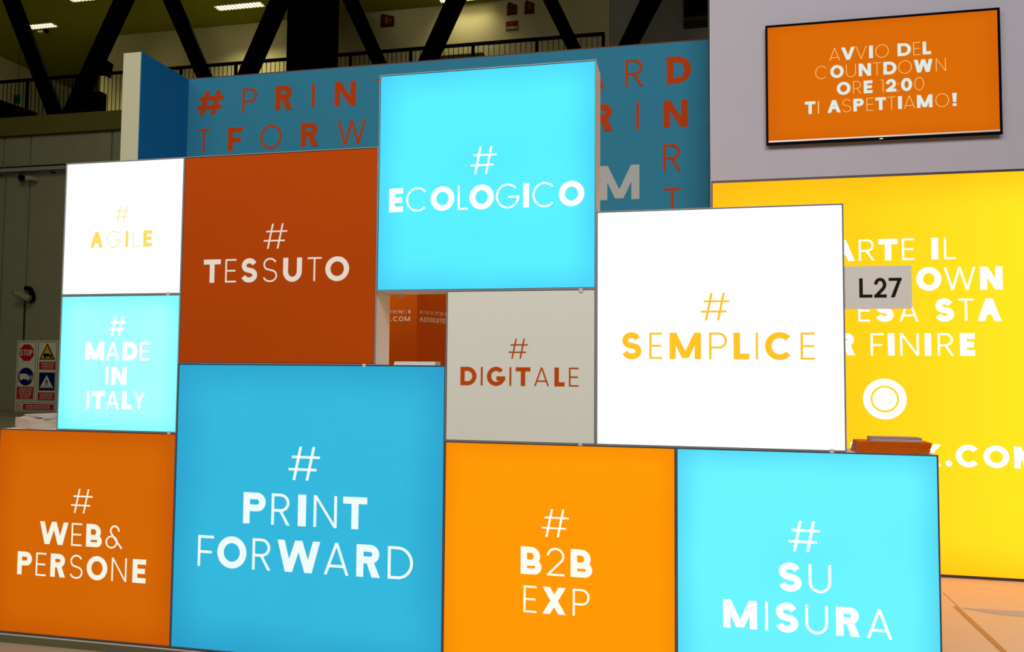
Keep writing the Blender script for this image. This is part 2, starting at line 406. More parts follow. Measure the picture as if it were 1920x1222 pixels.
light_box(1.5, 3.5, 0, 2, PB, 'large mid blue light box reading PRINT FORWARD',
    [((590, 386, 523), [('#', 525, 652)]), ((360, 571, 698), [('P*', 340, 431), ('R', 455, 531), ('I*', 563, 596), ('N', 627, 722), ('T*', 747, 845)]),
     ((160, 745, 871), [('F', 155, 219), ('O*', 234, 353), ('R', 377, 453), ('W*', 479, 653), ('A', 670, 771), ('R*', 802, 899), ('D', 930, 1033)])],
    ink('cool white print', (232, 246, 246)), (300, 660, 2.175), tn=.095, tb=.235)
light_box(3.5, 5, 0, 1.5, BB, 'bright amber light box reading B2B EXP in the bottom row',
    [((640, 447, 599), [('#', 567, 713)]), ((480, 649, 798), [('B*', 453, 566), ('2', 595, 691), ('B*', 724, 841)]),
     ((470, 860, 1005), [('E', 468, 539), ('X*', 571, 698), ('P', 735, 827)])],
    ink('ivory print', (255, 251, 238)), (820, 800, 2.8958), tn=.08, tb=.235)
light_box(5, 6.5, 0, 1.5, SB, 'bright cyan light box reading SU MISURA at the right end of bottom row',
    [((776, 511, 678), [('#', 691, 862)]), ((700, 739, 891), [('S*', 636, 762), ('U', 800, 922)]),
     ((345, 935, 1088), [('M*', 336, 519), ('I', 564, 579), ('S*', 619, 744), ('U', 781, 905), ('R*', 948, 1077), ('A', 1115, 1252)])],
    ink('bright white print', (255, 255, 255), 1.1), (1240, 800, 2.8964), tn=.098, tb=.25)
light_box(.5, 1.5, 1.5, 2.5, MBm, 'small pale cyan light box reading MADE IN ITALY',
    [((490, 80, 298), [('#', 396, 588)]), ((150, 372, 580), [('M*', 125, 340), ('A', 360, 516), ('D*', 550, 722), ('E', 747, 856)]),
     ((440, 655, 862), [('I', 354, 386), ('N*', 420, 596)]), ((240, 933, 1137), [('I', 138, 171), ('T*', 197, 347), ('A', 358, 512), ('L*', 545, 655), ('Y', 674, 806)])],
    ink('bright white print', (255, 255, 255), 1.1), (140, 580, 6.11), clip=((316.5, 811),), tn=.145, tb=.29)
light_box(.5, 1.5, 2.5, 3.5, WH2, 'small glaring white light box reading AGILE in pale yellow',
    [((376, 307, 398), [('#', 338, 415)]), ((238, 450, 537), [('A*', 203, 272), ('G', 293, 368), ('I*', 394, 409), ('L', 436, 470), ('E*', 491, 540)])],
    ink('pale yellow print', (255, 216, 96), 1.0), (100, 280, 2.9083), clip=((315, 550.5),), tn=.055, tb=.24)
light_box(1.5, 3, 2, 3.5, TM, 'unlit rust orange box with pale letters reading TESSUTO',
    [((600, 442, 572), [('#', 541, 663)]), ((272, 629, 750), [('T*', 228, 316), ('E', 340, 397), ('S*', 424, 508), ('S', 536, 612), ('U*', 641, 739), ('T', 768, 841), ('O*', 861, 985)])],
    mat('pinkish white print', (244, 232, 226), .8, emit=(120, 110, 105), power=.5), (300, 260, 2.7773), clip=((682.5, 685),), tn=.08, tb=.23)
light_box(3, 4.5, 2.5, 4, EB, 'topmost light box, bright cyan reading ECOLOGICO',
    [((576, 463, 600), [('#', 512, 640)]), ((140, 673, 790), [('E*', 106, 175), ('C', 190, 298), ('O*', 312, 430), ('L', 447, 498), ('O*', 505, 627), ('G', 637, 754), ('I*', 773, 802), ('C', 819, 934), ('O*', 950, 1077)])],
    ink('bright white print', (255, 255, 255), 1.1), (690, 100, 2.6556), clip=((1089, 544),), tn=.083, tb=.25)
light_box(3.5, 4.5, 1.5, 2.5, DM, 'unlit off white box with rust letters reading DIGITALE',
    [((545, 412, 547), [('#', 481, 611)]), ((210, 602, 726), [('D*', 156, 264), ('I', 293, 306), ('G*', 334, 458), ('I', 486, 499), ('T*', 528, 627), ('A', 652, 753), ('L*', 789, 858), ('E', 887, 952)])],
    mat('rust print', (196, 76, 8), .8, var=.03), (820, 520, 3.5938), clip=((1088, 832),), tn=.085, tb=.24)
light_box(4.5, 6, 1.5, 3, WH, 'large glowing white light box with amber letters reading SEMPLICE',
    [((590, 461, 588), [('#', 523, 655)]), ((390, 644, 765), [('S*', 161, 252), ('E', 287, 346), ('M*', 380, 524), ('P', 561, 643), ('L*', 673, 745), ('I', 775, 785), ('C*', 817, 947), ('E', 980, 1047)])],
    ink('amber print', (255, 190, 34)), (1100, 360, 2.4442), clip=((1560, 845.5),), tn=.085, tb=.235)

p = bp(752, 552, y=DEP)
topbox = [o for o in COL.objects if o.get('label', '').startswith('topmost light box')][0]
MB().box(p.x - .012, p.x + .012, DEP - .02, DEP - .002, 2.5*U - .014, 2.5*U + .0008).build('clip', clear_tab, topbox, bevel=.001)

# number plate L27
a = bp(1589, 500, y=-.001); b = bp(1711, 578, y=-.001)
lp = thing('number_plate', ((a.x+b.x)/2, .004, b.z), 'light grey plate reading L27 sticking out from white light box', 'sign')
pm = MB().box(6*U + .0005, b.x, .001, .0125, b.z, a.z + .002).build('plate', mat('grey plate', (226, 216, 212), .6, var=.02), lp)
letters(Plane((0, .001, 0), (1, 0, 0)), (1560, 320, 3.0556), (165, 616, 727), [('L*', 156, 231), ('2*', 241, 312), ('7*', 325, 400)], mat('black print', (26, 20, 14), .7), pm, tb=.17, off=.0006)
MB().box(6*U + .0005, 6*U + .02, .0127, .03, b.z + .03, a.z - .03).build('mounting_tab', alu, lp)

# ================================================================== BACKLIT YELLOW WALL PANEL
yp = thing('light_wall', (5.6, YT, 0), 'huge glowing yellow wall panel with white text and ring symbol', 'light box')
x0y, x1y = xtv + .004, 7.5
MB().box(x0y + .006, x1y - .006, YT + .004, YT + .02, zyb + .008, zyt - .006).build('fabric_face', glow_fabric('yellow backlit fabric', (255, 205, 20), (255, 178, 14), 1.0, soft=.12, right=(255, 236, 36), red=1.9), yp)
fm = MB().box(x0y, x1y, YT, YT + .029, zyt - .006, zyt + .009).box(x0y, x1y, YT, YT + .029, zyb - .018, zyb + .008).box(x0y, x0y + .006, YT, YT + .029, zyb + .008, zyt - .006).box(x1y - .006, x1y, YT, YT + .029, zyb + .008, zyt - .006)
fm.build('frame', dark_alu, yp)
face_y = [ch for ch in yp.children if ch.name.startswith('fabric_face')][0]
PY = Plane((0, YT + .004, 0), (1, 0, 0)); CY = (1560, 320, 3.0556); wi = ink('bright white print', (255, 255, 255), 1.1)
kw = dict(tn=.095, tb=.275)
letters(PY, CY, (588, 384, 508), [('R', -300, -215), ('I*', -190, -152), ('P', -120, -35), ('A*', -8, 130), ('R', 153, 243), ('T*', 266, 376), ('E', 400, 473), ('I*', 569, 608), ('L', 641, 708)], wi, face_y, **kw)
letters(PY, CY, (860, 549, 682), [('C*', -260, -140), ('O', -120, 5), ('U*', 20, 120), ('N', 140, 225), ('T*', 225, 325), ('D', 338, 438), ('O*', 482, 627), ('W', 640, 823), ('N*', 848, 977)], wi, face_y, **kw)
letters(PY, CY, (900, 731, 861), [('A*', -230, -110), ('T', -95, -10), ('T', 8, 92), ('E', 150, 219), ('S*', 248, 354), ('A', 385, 495), ('S*', 590, 700), ('T', 724, 811), ('A*', 833, 970)], wi, face_y, **kw)
letters(PY, CY, (740, 930, 1060), [('P*', -200, -105), ('E', -85, -10), ('R*', 22, 130), ('F', 221, 297), ('I*', 320, 358), ('N', 390, 498), ('I*', 531, 568), ('R', 605, 697), ('E*', 733, 819)], wi, face_y, **kw)
letters(PY, (1560, 680, 2.2546), (575, 348, 440), [('A*', -430, -325), ('B*', -310, -230), ('S*', -215, -135), ('O*', -120, -20), ('L*', 0, 60), ('U*', 79, 157), ('T*', 167, 247), ('E*', 262, 334), ('X*', 350, 462), ('.*', 479, 507), ('C*', 523, 626), ('O*', 640, 749), ('M*', 770, 892)], wi, face_y, tb=.26)
# ring symbol
cx_, cz_ = PY.az(1560 + 223/2.2546, 680 + 153/2.2546); xr_, _ = PY.az(1560 + 316/2.2546, 680 + 153/2.2546); R_ = xr_ - cx_
mb = MB()
for r0, r1 in ((1, .8), (.775, .655), (.56, 0)):
    for q in arc(0, 0, R_*r0, R_*r0, R_*(r0-r1), 0, 360): mb.poly([PY.pt(cx_+x, cz_+y, .0009) for x, y in q])
mb.build('ring_symbol', wi, face_y)
mb = MB()
for q in arc(0, 0, R_*.801, R_*.801, R_*.027, 0, 360): mb.poly([PY.pt(cx_+x, cz_+y, .0005) for x, y in q])
mb.build('ring_line', ink('pale peach print', (255, 226, 190)), face_y)

# ================================================================== TELEVISION
yv = YT - .055
A = bp(1435, 48, y=yv); B_ = bp(1875, 14, y=yv); C_ = bp(1880, 251, y=yv); D_ = bp(1437, 273, y=yv)
tx0, tx1, tz0, tz1 = (A.x+D_.x)/2, (B_.x+C_.x)/2, (C_.z+D_.z)/2, (A.z+B_.z)/2
tv = thing('television', ((tx0+tx1)/2, YT - .03, tz0), 'wall mounted black television with orange screen of white countdown text', 'television')
MB().box(tx0 + .01, tx1 - .01, yv + .014, YT - .012, tz0 + .01, tz1 - .01).build('casing', mat('black plastic', (12, 12, 13), .4), tv, bevel=.004)
MB().box(tx0 + .3, tx1 - .3, YT - .0115, YT - .0008, tz0 + .2, tz1 - .2).build('wall_bracket', black_steel, tv)
bz = .016; zb_ = .022
MB().box(tx0, tx1, yv, yv+.013, tz1-bz, tz1).box(tx0, tx1, yv, yv+.013, tz0, tz0+zb_).box(tx0, tx0+bz, yv, yv+.013, tz0+zb_, tz1-bz).box(tx1-bz, tx1, yv, yv+.013, tz0+zb_, tz1-bz).build('bezel', mat('black gloss plastic', (8, 8, 9), .6, base=.5, spec=.05), tv)
scm = glow_fabric('orange screen', (216, 106, 0), (204, 94, 0), .95, soft=.1)
sc_ = MB().box(tx0+bz+.001, tx1-bz-.001, yv+.004, yv+.012, tz0+zb_+.014, tz1-bz-.001).build('screen', scm, tv)
MB().box(tx0+bz+.001, tx1-bz-.001, yv+.001, yv+.011, tz0+zb_+.0005, tz0+zb_+.0125).build('silver_strip', mat('silver strip', (205, 200, 196), .4, .3, emit=(150, 145, 140), power=.4), tv)
MB().box((tx0+tx1)/2-.012, (tx0+tx1)/2+.012, yv-.002, yv-.0003, tz0+.007, tz0+.013).build('badge', mat('badge silver', (190, 190, 190), .3, .8), tv)
PT = Plane((0, yv + .004, 0), (1, 0, 0)); CT = (1320, 0, 3.2); ti = ink('screen white', (226, 238, 232), .9); tt = ink('screen pale yellow', (250, 205, 130))
rows = [((1000, 273, 349), [('A', 752, 815), ('V*', 823, 905), ('V', 910, 975), ('I*', 990, 1013), ('O', 1028, 1108), ('D*', 1161, 1242), ('E', 1256, 1297), ('L*', 1312, 1362)]),
        ((965, 380, 456), [('C', 667, 740), ('O*', 757, 838), ('U', 852, 911), ('N*', 928, 1002), ('T', 1013, 1063), ('D*', 1076, 1155), ('O', 1166, 1246), ('W*', 1260, 1372), ('N', 1392, 1451)]),
        ((985, 483, 559), [('O*', 796, 879), ('R', 895, 943), ('E*', 958, 1011), ('1', 1060, 1076), ('2*', 1092, 1153), (':', 1161, 1168), ('0*', 1182, 1249), ('0', 1263, 1320)]),
        ((920, 592, 668), [('T*', 605, 668), ('I', 683, 689), ('A*', 740, 820), ('S', 830, 882), ('P*', 896, 958), ('E', 975, 1017), ('T*', 1028, 1092), ('T', 1101, 1150), ('I*', 1164, 1188), ('A', 1200, 1265), ('M*', 1278, 1371), ('O', 1389, 1470), ('!*', 1490, 1518)])]
for ref, spec in rows:
    letters(PT, CT, ref, [s for s in spec if len(s[0]) > 1], ti, sc_, tb=.25)
    letters(PT, CT, ref, [s for s in spec if len(s[0]) == 1], tt, sc_, tn=.045)

# ================================================================== ORANGE CUPBOARD TOWER BEHIND THE GAP
k1 = bp(782, 600, y=1.3); d2 = Vector((.37, .93, 0)).normalized()
k0 = Vector((.95, 1.3, 0)); k2 = Vector((k1.x, 1.3, 0)) + d2 * 1.25
ot = thing('cupboard_tower', (1.6, 1.8, 0), 'tall orange cupboard tower with white web address seen through the gap', 'cupboard')
om = mat('orange cupboard laminate', (206, 98, 0), .6, var=.04)
base = [(k0.x, 1.3), (k1.x, 1.3), (k2.x, k2.y), (k0.x, k2.y)]
body = MB().prism([(x, y, -.006) for x, y in base], (0, 0, 2.56)).build('body', om, ot)
PC1 = Plane((0, 1.3, 0), (1, 0, 0)); PC2 = Plane((k1.x, 1.3, 0), d2); CC = (720, 560, 14.77)
cw = mat('white cupboard print', (238, 236, 236), .7)
letters(PC1, CC, (710, 312, 400), [('E', -60, -5), ('R', 170, 225), ('I*', 262, 288), ('E', 325, 385), ('N*', 415, 510), ('C', 545, 640), ('E*', 678, 742)], cw, body, tn=.09, tb=.26)
letters(PC1, CC, (650, 490, 620), [('E*', -150, -60), ('X*', -40, 70), ('.*', 190, 222), ('C*', 250, 385), ('O*', 408, 540), ('M*', 570, 725)], cw, body, tb=.22)
letters(PC2, CC, (1020, 318, 412), [('A*', 980, 1062), ('B', 1085, 1140), ('S*', 1165, 1215), ('O', 1225, 1285), ('L*', 1310, 1350), ('U', 1370, 1418), ('T*', 1435, 1490), ('E', 1508, 1540), ('X*', 1563, 1613), ('P', 1640, 1680), ('E*', 1700, 1740)], cw, body, tn=.08, tb=.24, hs=1.4)
letters(PC2, CC, (1030, 500, 632), [('A*', 975, 1088), ('B*', 1105, 1195), ('S*', 1210, 1270), ('O*', 1280, 1365), ('L*', 1378, 1435), ('U*', 1450, 1522), ('T*', 1537, 1610), ('E*', 1622, 1682), ('X*', 1695, 1770)], cw, body, tb=.22, hs=1.4)

# ================================================================== PRINTED MATTER
def leaflet(name, loc, rz, lx, ly, h, label, cat, group, cover, pages, fold=True):
    """a folded brochure: cover wraps the spine, paper block inside"""
    t = thing(name, loc, label, cat, group); t.rotation_euler = (0, 0, rz)
    def P(x, y, z): return Vector(loc) + Vector((x, y, z))
    m = MB(); m.box(loc[0]-lx/2, loc[0]+lx/2, loc[1]-ly/2, loc[1]+ly/2, loc[2], loc[2]+.0004*1.5)
    m.box(loc[0]-lx/2, loc[0]+lx/2, loc[1]-ly/2, loc[1]+ly/2, loc[2]+h-.0009, loc[2]+h-.0003)
    if fold: m.box(loc[0]-lx/2, loc[0]+lx/2, loc[1]-ly/2, loc[1]-ly/2+.0008, loc[2], loc[2]+h-.0003)
    m.build('cover', cover, t)
    MB().box(loc[0]-lx/2+.001, loc[0]+lx/2-.001, loc[1]-ly/2+.001, loc[1]+ly/2-.002, loc[2]+.0006, loc[2]+h-.0010).build('pages', pages, t)
    return t
paper = mat('paper pages', (222, 214, 206), .8, var=.1, scale=200)
pinkp = mat('pink tinted pages', (232, 196, 170), .8, var=.08, scale=120)
org_c = mat('orange cover', (232, 104, 4), .6); grey_c = mat('grey cover', (196, 188, 194), .5); mauve_c = mat('mauve cover', (168, 140, 140), .5)
# orange stack, right end of the counter
zt_ = 1.5 * U
xa = bp(1606, 846, y=.02).x; xb = bp(1744, 848, y=.02).x; LX = xb - xa; cxs = (xa + xb) / 2
n_or = 10; hh = .0049
for k in range(n_or):
    ords = ['', 'second', 'third', 'fourth', 'fifth', 'sixth', 'seventh', 'eighth', 'ninth', '']
    lab = 'orange brochure, %s from the bottom of stack on right end of counter' % ords[k]
    if k == 0: lab = 'lowest orange brochure of stack on right end of counter'
    if k == n_or - 1: lab = 'uppermost orange brochure of stack, right under the mauve ones'
    leaflet('brochure', (cxs + .0011*k + random.uniform(-.0015, .0015), .088 + random.uniform(-.001, .001), zt_ + .0004 + k*hh), random.uniform(-.006, .006), LX, .125, hh - .0005,
            lab, 'brochure', 'orange brochures stacked at the right end of the counter', org_c, paper)
zz = zt_ + .0004 + n_or*hh; xa2 = bp(1633, 829, y=.04).x; xb2 = bp(1729, 829, y=.04).x
for k in range(3):
    leaflet('brochure', ((xa2+xb2)/2, .082, zz + .0003 + k*.0062), .012*(k-1), xb2-xa2, .085, .0058,
            ['pale mauve booklet, bottom of three on the orange stack', 'pale mauve booklet, middle of three on the orange stack', 'mauve covered booklet lying topmost on the orange stack'][k], 'brochure', 'mauve booklets on top of the orange stack', mauve_c if k == 2 else grey_c, paper)
# left stack on the orange box
zl_ = 1.5 * U; cx0 = bp(54, 806, y=.02); al = math.radians(32)
dl = Vector((-math.cos(al), math.sin(al), 0)); dr = Vector((math.sin(al), math.cos(al), 0))
wl = (cx0.x - bp(10, 803, y=.09).x) / math.cos(al); ll = .2
ctr = Vector((cx0.x, .015, 0)) + dl * wl/2 + dr * ll/2
for k in range(10):
    lab = 'thin catalogue, %s from the bottom of pink edged stack on left end' % ords[k]
    if k == 0: lab = 'lowest catalogue of pink edged stack at left end of counter'
    if k == 9: lab = 'highest pink edged catalogue of left stack, under the grey magazines'
    leaflet('catalogue', (ctr.x + random.uniform(-.0015, .0015), ctr.y, zl_ + .0004 + k*.0053), -al, wl, ll, .0050, lab, 'brochure', 'catalogues stacked at the left end of the counter', pinkp, paper, False)
zz = zl_ + .0004 + 10*.0053
for k in range(2):
    leaflet('magazine', (ctr.x + .035, ctr.y + .03, zz + .0005 + k*.0095), -al + .25 - .2*k, wl*.86, ll, .0088, ['lower grey magazine on the pink edged left stack', 'upper grey magazine topping the pink edged left stack'][k], 'brochure', 'grey magazines on the left stack', grey_c, paper)
# in the gap
zg = 2*U; xg0 = bp(738, 684, y=.05).x; xg1 = bp(813, 684, y=.05).x
for k in range(4):
    leaflet('leaflet', ((xg0+xg1)/2 + .001*k, .11, zg + .0004 + k*.0046), math.radians(4), xg1-xg0, .12, .0042,
            ['bottom', 'second from bottom', 'second from top', 'top'][k] + ' white leaflet of the little pile in the gap', 'brochure', 'white leaflets piled in the gap', mat('white cover', (236, 234, 232), .6), paper)

# tan strip and painted shade on the floor at the right
def fl(*pts): return [bp(1740 + x/6.717, 1040 + y/6.717, z=-.0075) for x, y in pts]
tag(MB().prism(fl((315, 650), (375, 648), (1090, 1310), (1010, 1310)), (0, 0, .003)).build('floor_strip', mat('tan floor tape', (206, 166, 112), .6)), 'tan strip lying diagonally on the pale floor before the yellow wall', 'floor strip')
tag(MB().prism(fl((420, 668), (1330, 722), (1330, 792), (900, 752)), (0, 0, .002)).build('floor_shade', mat('grey floor shade', (196, 200, 214), .6)), 'narrow grey wedge of painted shade on floor running right from the tan strip', 'painted shade')  # shadow on the floor, built as a flat grey wedge

MB().prism(fl((186, 476), (194, 476), (376, 642), (368, 645)), (0, 0, .0008)).build('joint', mat('floor joint', (170, 140, 110), .7), pl)

# ================================================================== HALL DETAILS
# truss of black diagonals standing on the balcony edge
YTR = YF + .15
tr = thing('roof_truss', (-10, YTR, ZS), 'large black zigzag steel truss along the balcony edge', 'truss')
def strut(l0, r0, yt, l1, r1, yb, ext_t=1.6, ext_b=0.0, name='diagonal', par=tr):
    a0 = bp(l0, yt, y=YTR); a1 = bp(r0, yt, y=YTR); b0 = bp(l1, yb, y=YTR); b1 = bp(r1, yb, y=YTR)
    def ex(p, q, z): s = (z - p.z) / (q.z - p.z); return p + (q - p) * s
    zt2 = 13.95; zb2 = ZS + .02
    return MB().prism([ex(a0, b0, zt2), ex(a1, b1, zt2), ex(a1, b1, zb2), ex(a0, b0, zb2)], (0, .12, 0)).build(name, black_steel, par)
for s in ((4, 34, 0, 84, 113, 205), (212, 247, 0, 118, 152, 205), (305, 335, 0, 369, 398, 147), (505, 541, 0, 443, 478, 143),
          (642, 671, 0, 700, 727, 125), (835, 871, 0, 782, 817, 118), (1018, 1046, 0, 1066, 1093, 97), (1200, 1240, 0, 1157, 1192, 90)): strut(*s)
def bx(l, t, r, b, y, d, name, m, par, bevel=0.0):
    p = bp(l, b, y=y); q = bp(r, t, y=y); return MB().box(p.x, q.x, y, y + d, p.z, q.z).build(name, m, par, bevel)
bx(130, 171, 188, 207, YTR - .02, .3, 'gusset_plate', black_steel, tr)
bx(86, 203, 188, 211, YTR - .02, .3, 'gusset_plate', black_steel, tr)
p = [bp(u, v, y=YTR - .03) for u, v in ((-20, 180), (61, 208), (61, 217), (-20, 221))]
MB().prism(p, (0, .2, 0)).build('brace', black_steel, tr)
p = bp(538, 60, y=YTR - .3); q = bp(632, 60, y=YTR - .3)
tag(MB().box(p.x, q.x, YTR - .3, YTR - .19, -.05, 13.9).build('steel_column', black_steel), 'massive black square column rising behind the blue wall', 'column')
# spotlight on the diagonal
sp = thing('floodlight', bp(193, 125, y=YTR - .1), 'black floodlight clamped to second truss diagonal from the left', 'lamp')
pts = [bp(u, v, y=YTR - .45) for u, v in ((192, 108), (204, 116), (199, 143), (184, 136))]
MB().prism(pts, (0, .22, 0)).build('housing', black_steel, sp)
pts = [bp(u, v, y=YTR - .229) for u, v in ((182, 120), (193, 120), (193, 126), (182, 126))]
MB().prism(pts, (0, .228, 0)).build('clamp', black_steel, sp)
# railing
zr = (bp(2, 152, y=YF + .05).z + bp(1128, 59, y=YF + .05).z) / 2; xe = bp(1131, 75, y=YF + .05).x
rl = thing('balcony_railing', (-10, YF + .08, ZS), 'long black railing with thin uprights along the balcony', 'railing')
MB().box(-23.34, xe + .04, YF + .04, YF + .1, zr - .09, zr).build('top_rail', black_steel, rl)
px_posts = [51, 143, 240, 338, 441, 548, 656, 769, 886, 1006, 1131]
pxs = [bp(u, 150, y=YF + .05).x for u in px_posts]; pxs = [pxs[0] - 2.05] + pxs
me_p = MB().box(-.045, .045, YF+.04, YF+.1, ZS, zr-.091)
pm_ = bpy.data.meshes.new('post'); pm_.from_pydata([v - Vector((0, YF + .08, ZS)) for v in me_p.v], [], me_p.f); pm_.materials.append(black_steel)
bm_ = bpy.data.meshes.new('baluster'); mb = MB().box(-.008, .008, YF+.062, YF+.078, ZS, zr-.091)
bm_.from_pydata([v - Vector((0, YF + .08, ZS)) for v in mb.v], [], mb.f); bm_.materials.append(black_steel)
for i, x in enumerate(pxs):
    o = bpy.data.objects.new('post', pm_); COL.objects.link(o); o.parent = rl; o.location = (x + 10, 0, 0)
    if i + 1 < len(pxs):
        n = round((pxs[i+1] - x) / .152)
        for k in range(1, n):
            o = bpy.data.objects.new('baluster', bm_); COL.objects.link(o); o.parent = rl
            o.location = (x + (pxs[i+1] - x) * k / n + 10, 0, 0)
# low cabinet on the balcony
p = bp(819, 112, y=21.2); q = bp(905, 101, y=21.2)
lc = thing('low_cabinet', ((p.x+q.x)/2, 21.4, ZS), 'long low dark cabinet on the balcony behind railing', 'cabinet')
MB().box(p.x, q.x, 21.2, 21.7, ZS + .06, q.z).build('body', mat('dark olive cabinet', (92, 84, 52), .8), lc)
MB().box(p.x - .02, q.x + .02, 21.17, 21.71, q.z, q.z + .04).build('top', mat('cabinet top', (110, 100, 64), .7), lc)
MB().box(p.x + .04, q.x - .04, 21.24, 21.68, ZS, ZS + .06).build('plinth', black_steel, lc)
# fire safety wall signs: prism shaped
def prism_sign(l, r, ym, top, bot, label, mark):
    xa_ = bp(l, (top+bot)/2, y=YB - .01).x; xb_ = bp(r, (top+bot)/2, y=YB - .01).x; z1 = bp(l, top + 4, y=YB - .01).z; z0 = bp(l, bot, y=YB - .01).z
    xm = xa_ + (xb_ - xa_) * ym; yo = YB - .3
    t = thing('fire_sign', ((xa_+xb_)/2, YB - .01, z0), label, 'sign', 'red prism signs on the far wall')
    rm = mat('dark red sign', (92, 24, 12), .6)
    MB().prism([(xa_, YB-.002, z0), (xm, yo, z0), (xb_, YB-.002, z0)], (0, 0, z1-z0)).build('body', rm, t)
    mk = mat('sign pictogram', (150, 96, 44), .6)
    for (ax, bx_) in (((xa_, YB), (xm, yo)), ((xm, yo), (xb_, YB))):
        pl_ = Plane((ax[0], ax[1], 0), (bx_[0]-ax[0], bx_[1]-ax[1], 0)); Lw = math.hypot(bx_[0]-ax[0], bx_[1]-ax[1]); H = z1 - z0
        m = MB()
        if mark == 'round':
            for q_ in arc(0, 0, Lw*.33, Lw*.33, Lw*.08, 0, 360): m.poly([pl_.pt(Lw/2+x, z0+H*.5+y, .006) for x, y in q_])
        else:
            m.poly([pl_.pt(Lw*x, z0+H*y, .006) for x, y in ((.28, .18), (.5, .18), (.5, .8), (.28, .8))])
            m.poly([pl_.pt(Lw*x, z0+H*y, .006) for x, y in ((.62, .35), (.74, .35), (.74, .7), (.62, .7))])
        m.build('pictogram', mk, t)
prism_sign(713, 739, .3, 29, 52, 'red prism wall sign left, below ceiling line, alone on its stretch of wall', 'bar')
prism_sign(950, 970, .35, 7, 29, 'left of two neighbouring red prism signs, ring pictogram', 'round')
prism_sign(983, 1002, .33, 4, 27, 'right of two neighbouring red prism signs, bar pictogram', 'bar')
p = bp(948.5, 57.5, y=YB - .03); q = bp(971.5, 38.5, y=YB - .03)
fs = thing('notice_plate', ((p.x+q.x)/2, YB - .02, p.z), 'flat red plate lettered N beneath the prism sign', 'sign')
pb = MB().box(p.x, q.x, YB - .03, YB - .002, p.z, q.z).build('plate', mat('red plate', (120, 24, 12), .6), fs)
PS = Plane((0, YB - .03, 0), (1, 0, 0)); CS = (920, 0, 19.09)
letters(PS, CS, (700, 785, 890), [('N', 685, 780)], mat('sign pictogram', (150, 96, 44), .6), pb, tn=.14, off=.006)
q4 = [PS.az(920 + x/19.09, y/19.09) for x, y in ((572, 1050), (955, 1025), (955, 935), (572, 955))]
zz0 = (q4[0][1]+q4[1][1])/2; zz1 = (q4[2][1]+q4[3][1])/2
MB().poly([PS.pt(q4[0][0], zz0, .005), PS.pt(q4[1][0], zz0, .005), PS.pt(q4[1][0], zz1, .005), PS.pt(q4[0][0], zz1, .005)]).build('strip', mat('cream strip', (190, 176, 120), .7), pb)
letters(PS, CS, (640, 972, 1024), [('C*', 598, 640), ('A*', 650, 690), ('I*', 705, 718), ('C*', 820, 860), ('2*', 875, 912)], mat('dark print', (20, 16, 10), .7), pb, tb=.24, off=.008)
# green exit sign behind the railing, on the left wall side
p = bp(25, 195, y=20.6); q = bp(38, 177, y=20.6)
eg = thing('exit_sign', ((p.x+q.x)/2, 20.6, p.z), 'small dim green emergency exit sign behind the railing at far left', 'sign')
MB().box(p.x, q.x, 20.6, 20.66, p.z, q.z).build('panel', mat('green sign', (14, 80, 36), .6), eg)
MB().box(p.x + .04, q.x - .04, 20.59, 20.599, p.z + .09, q.z - .1).build('pictogram', mat('dark green print', (6, 40, 20), .6), eg)
MB().box((p.x+q.x)/2 - .005, (p.x+q.x)/2 + .005, 20.625, 20.635, q.z, ZC - .001).build('hanger', black_steel, eg)
# black duct at the right
p = bp(1282, 40, y=YB - .5); q = bp(1345, -40, y=YB - .5)
dk = thing('air_duct', (p.x + .5, YB, p.z), 'black box shaped duct hanging beside the television wall top', 'duct')
MB().box(p.x, p.x + 2.4, YB - .5, YB + .095, p.z + .14, ZC - .004).build('body', black_steel, dk)
MB().box(p.x, p.x + 2.4, YB - .5, YB + .095, p.z, p.z + .135).build('bottom_flange', mat('olive flange', (64, 62, 36), .8), dk)
# ceiling lights
tube_m = mat('lamp tube', (255, 250, 220), .5, emit=(255, 248, 205), power=3.2)
blade_m = mat('louvre blade', (120, 108, 60), .6)
gold_m = mat('louvre metal', (210, 205, 170), .35, .4)
def ceiling_light(xc_, yc_, label, lx=.9, power=70):
    t = thing('ceiling_light', (xc_, yc_, ZC), label, 'ceiling light', 'louvred ceiling lights of the hall')
    ly = .19
    m = MB()
    for a_ in ((-lx, lx, -ly, -ly+.02), (-lx, lx, ly-.02, ly), (-lx, -lx+.02, -ly+.02, ly-.02), (lx-.02, lx, -ly+.02, ly-.02)):
        m.box(xc_+a_[0], xc_+a_[1], yc_+a_[2], yc_+a_[3], ZC-.035, ZC-.001)
    m.build('housing', gold_m, t)
    for s_ in (-.085, .085): MB().tube((xc_-lx+.05, yc_+s_, ZC-.022), (xc_+lx-.05, yc_+s_, ZC-.022), .012).build('tube', tube_m, t)
    MB().box(xc_-lx+.02, xc_+lx-.02, yc_-ly+.02, yc_+ly-.02, ZC-.008, ZC-.002).build('reflector', mat('lamp reflector', (250, 246, 215), .4, emit=(255, 248, 210), power=2.4), t)
    for k in range(13):
        x = xc_ - lx + .07 + k * (2*lx - .14) / 12
        MB().box(x-.012, x+.012, yc_-ly+.021, yc_+ly-.021, ZC-.034, ZC-.009).build('blade', blade_m, t)
    area('lamp_of_ceiling_light', (xc_, yc_, ZC - .05), (xc_, yc_, 0), 1.7, .3, power, (1, .93, .66), 115)
c1 = bp(79, 49, z=ZC - .03); ceiling_light(c1.x - .22, c1.y, 'louvred ceiling light partly behind leftmost truss diagonal', .8)
c2 = bp(449, 12, z=ZC - .03); ceiling_light(c2.x, c2.y, 'fully visible louvred ceiling light between two truss diagonals')
c3 = bp(185, 0, z=ZC - .03); ceiling_light(c3.x - .1, c3.y - .2, 'louvred ceiling light cut by top edge, upper left corner')
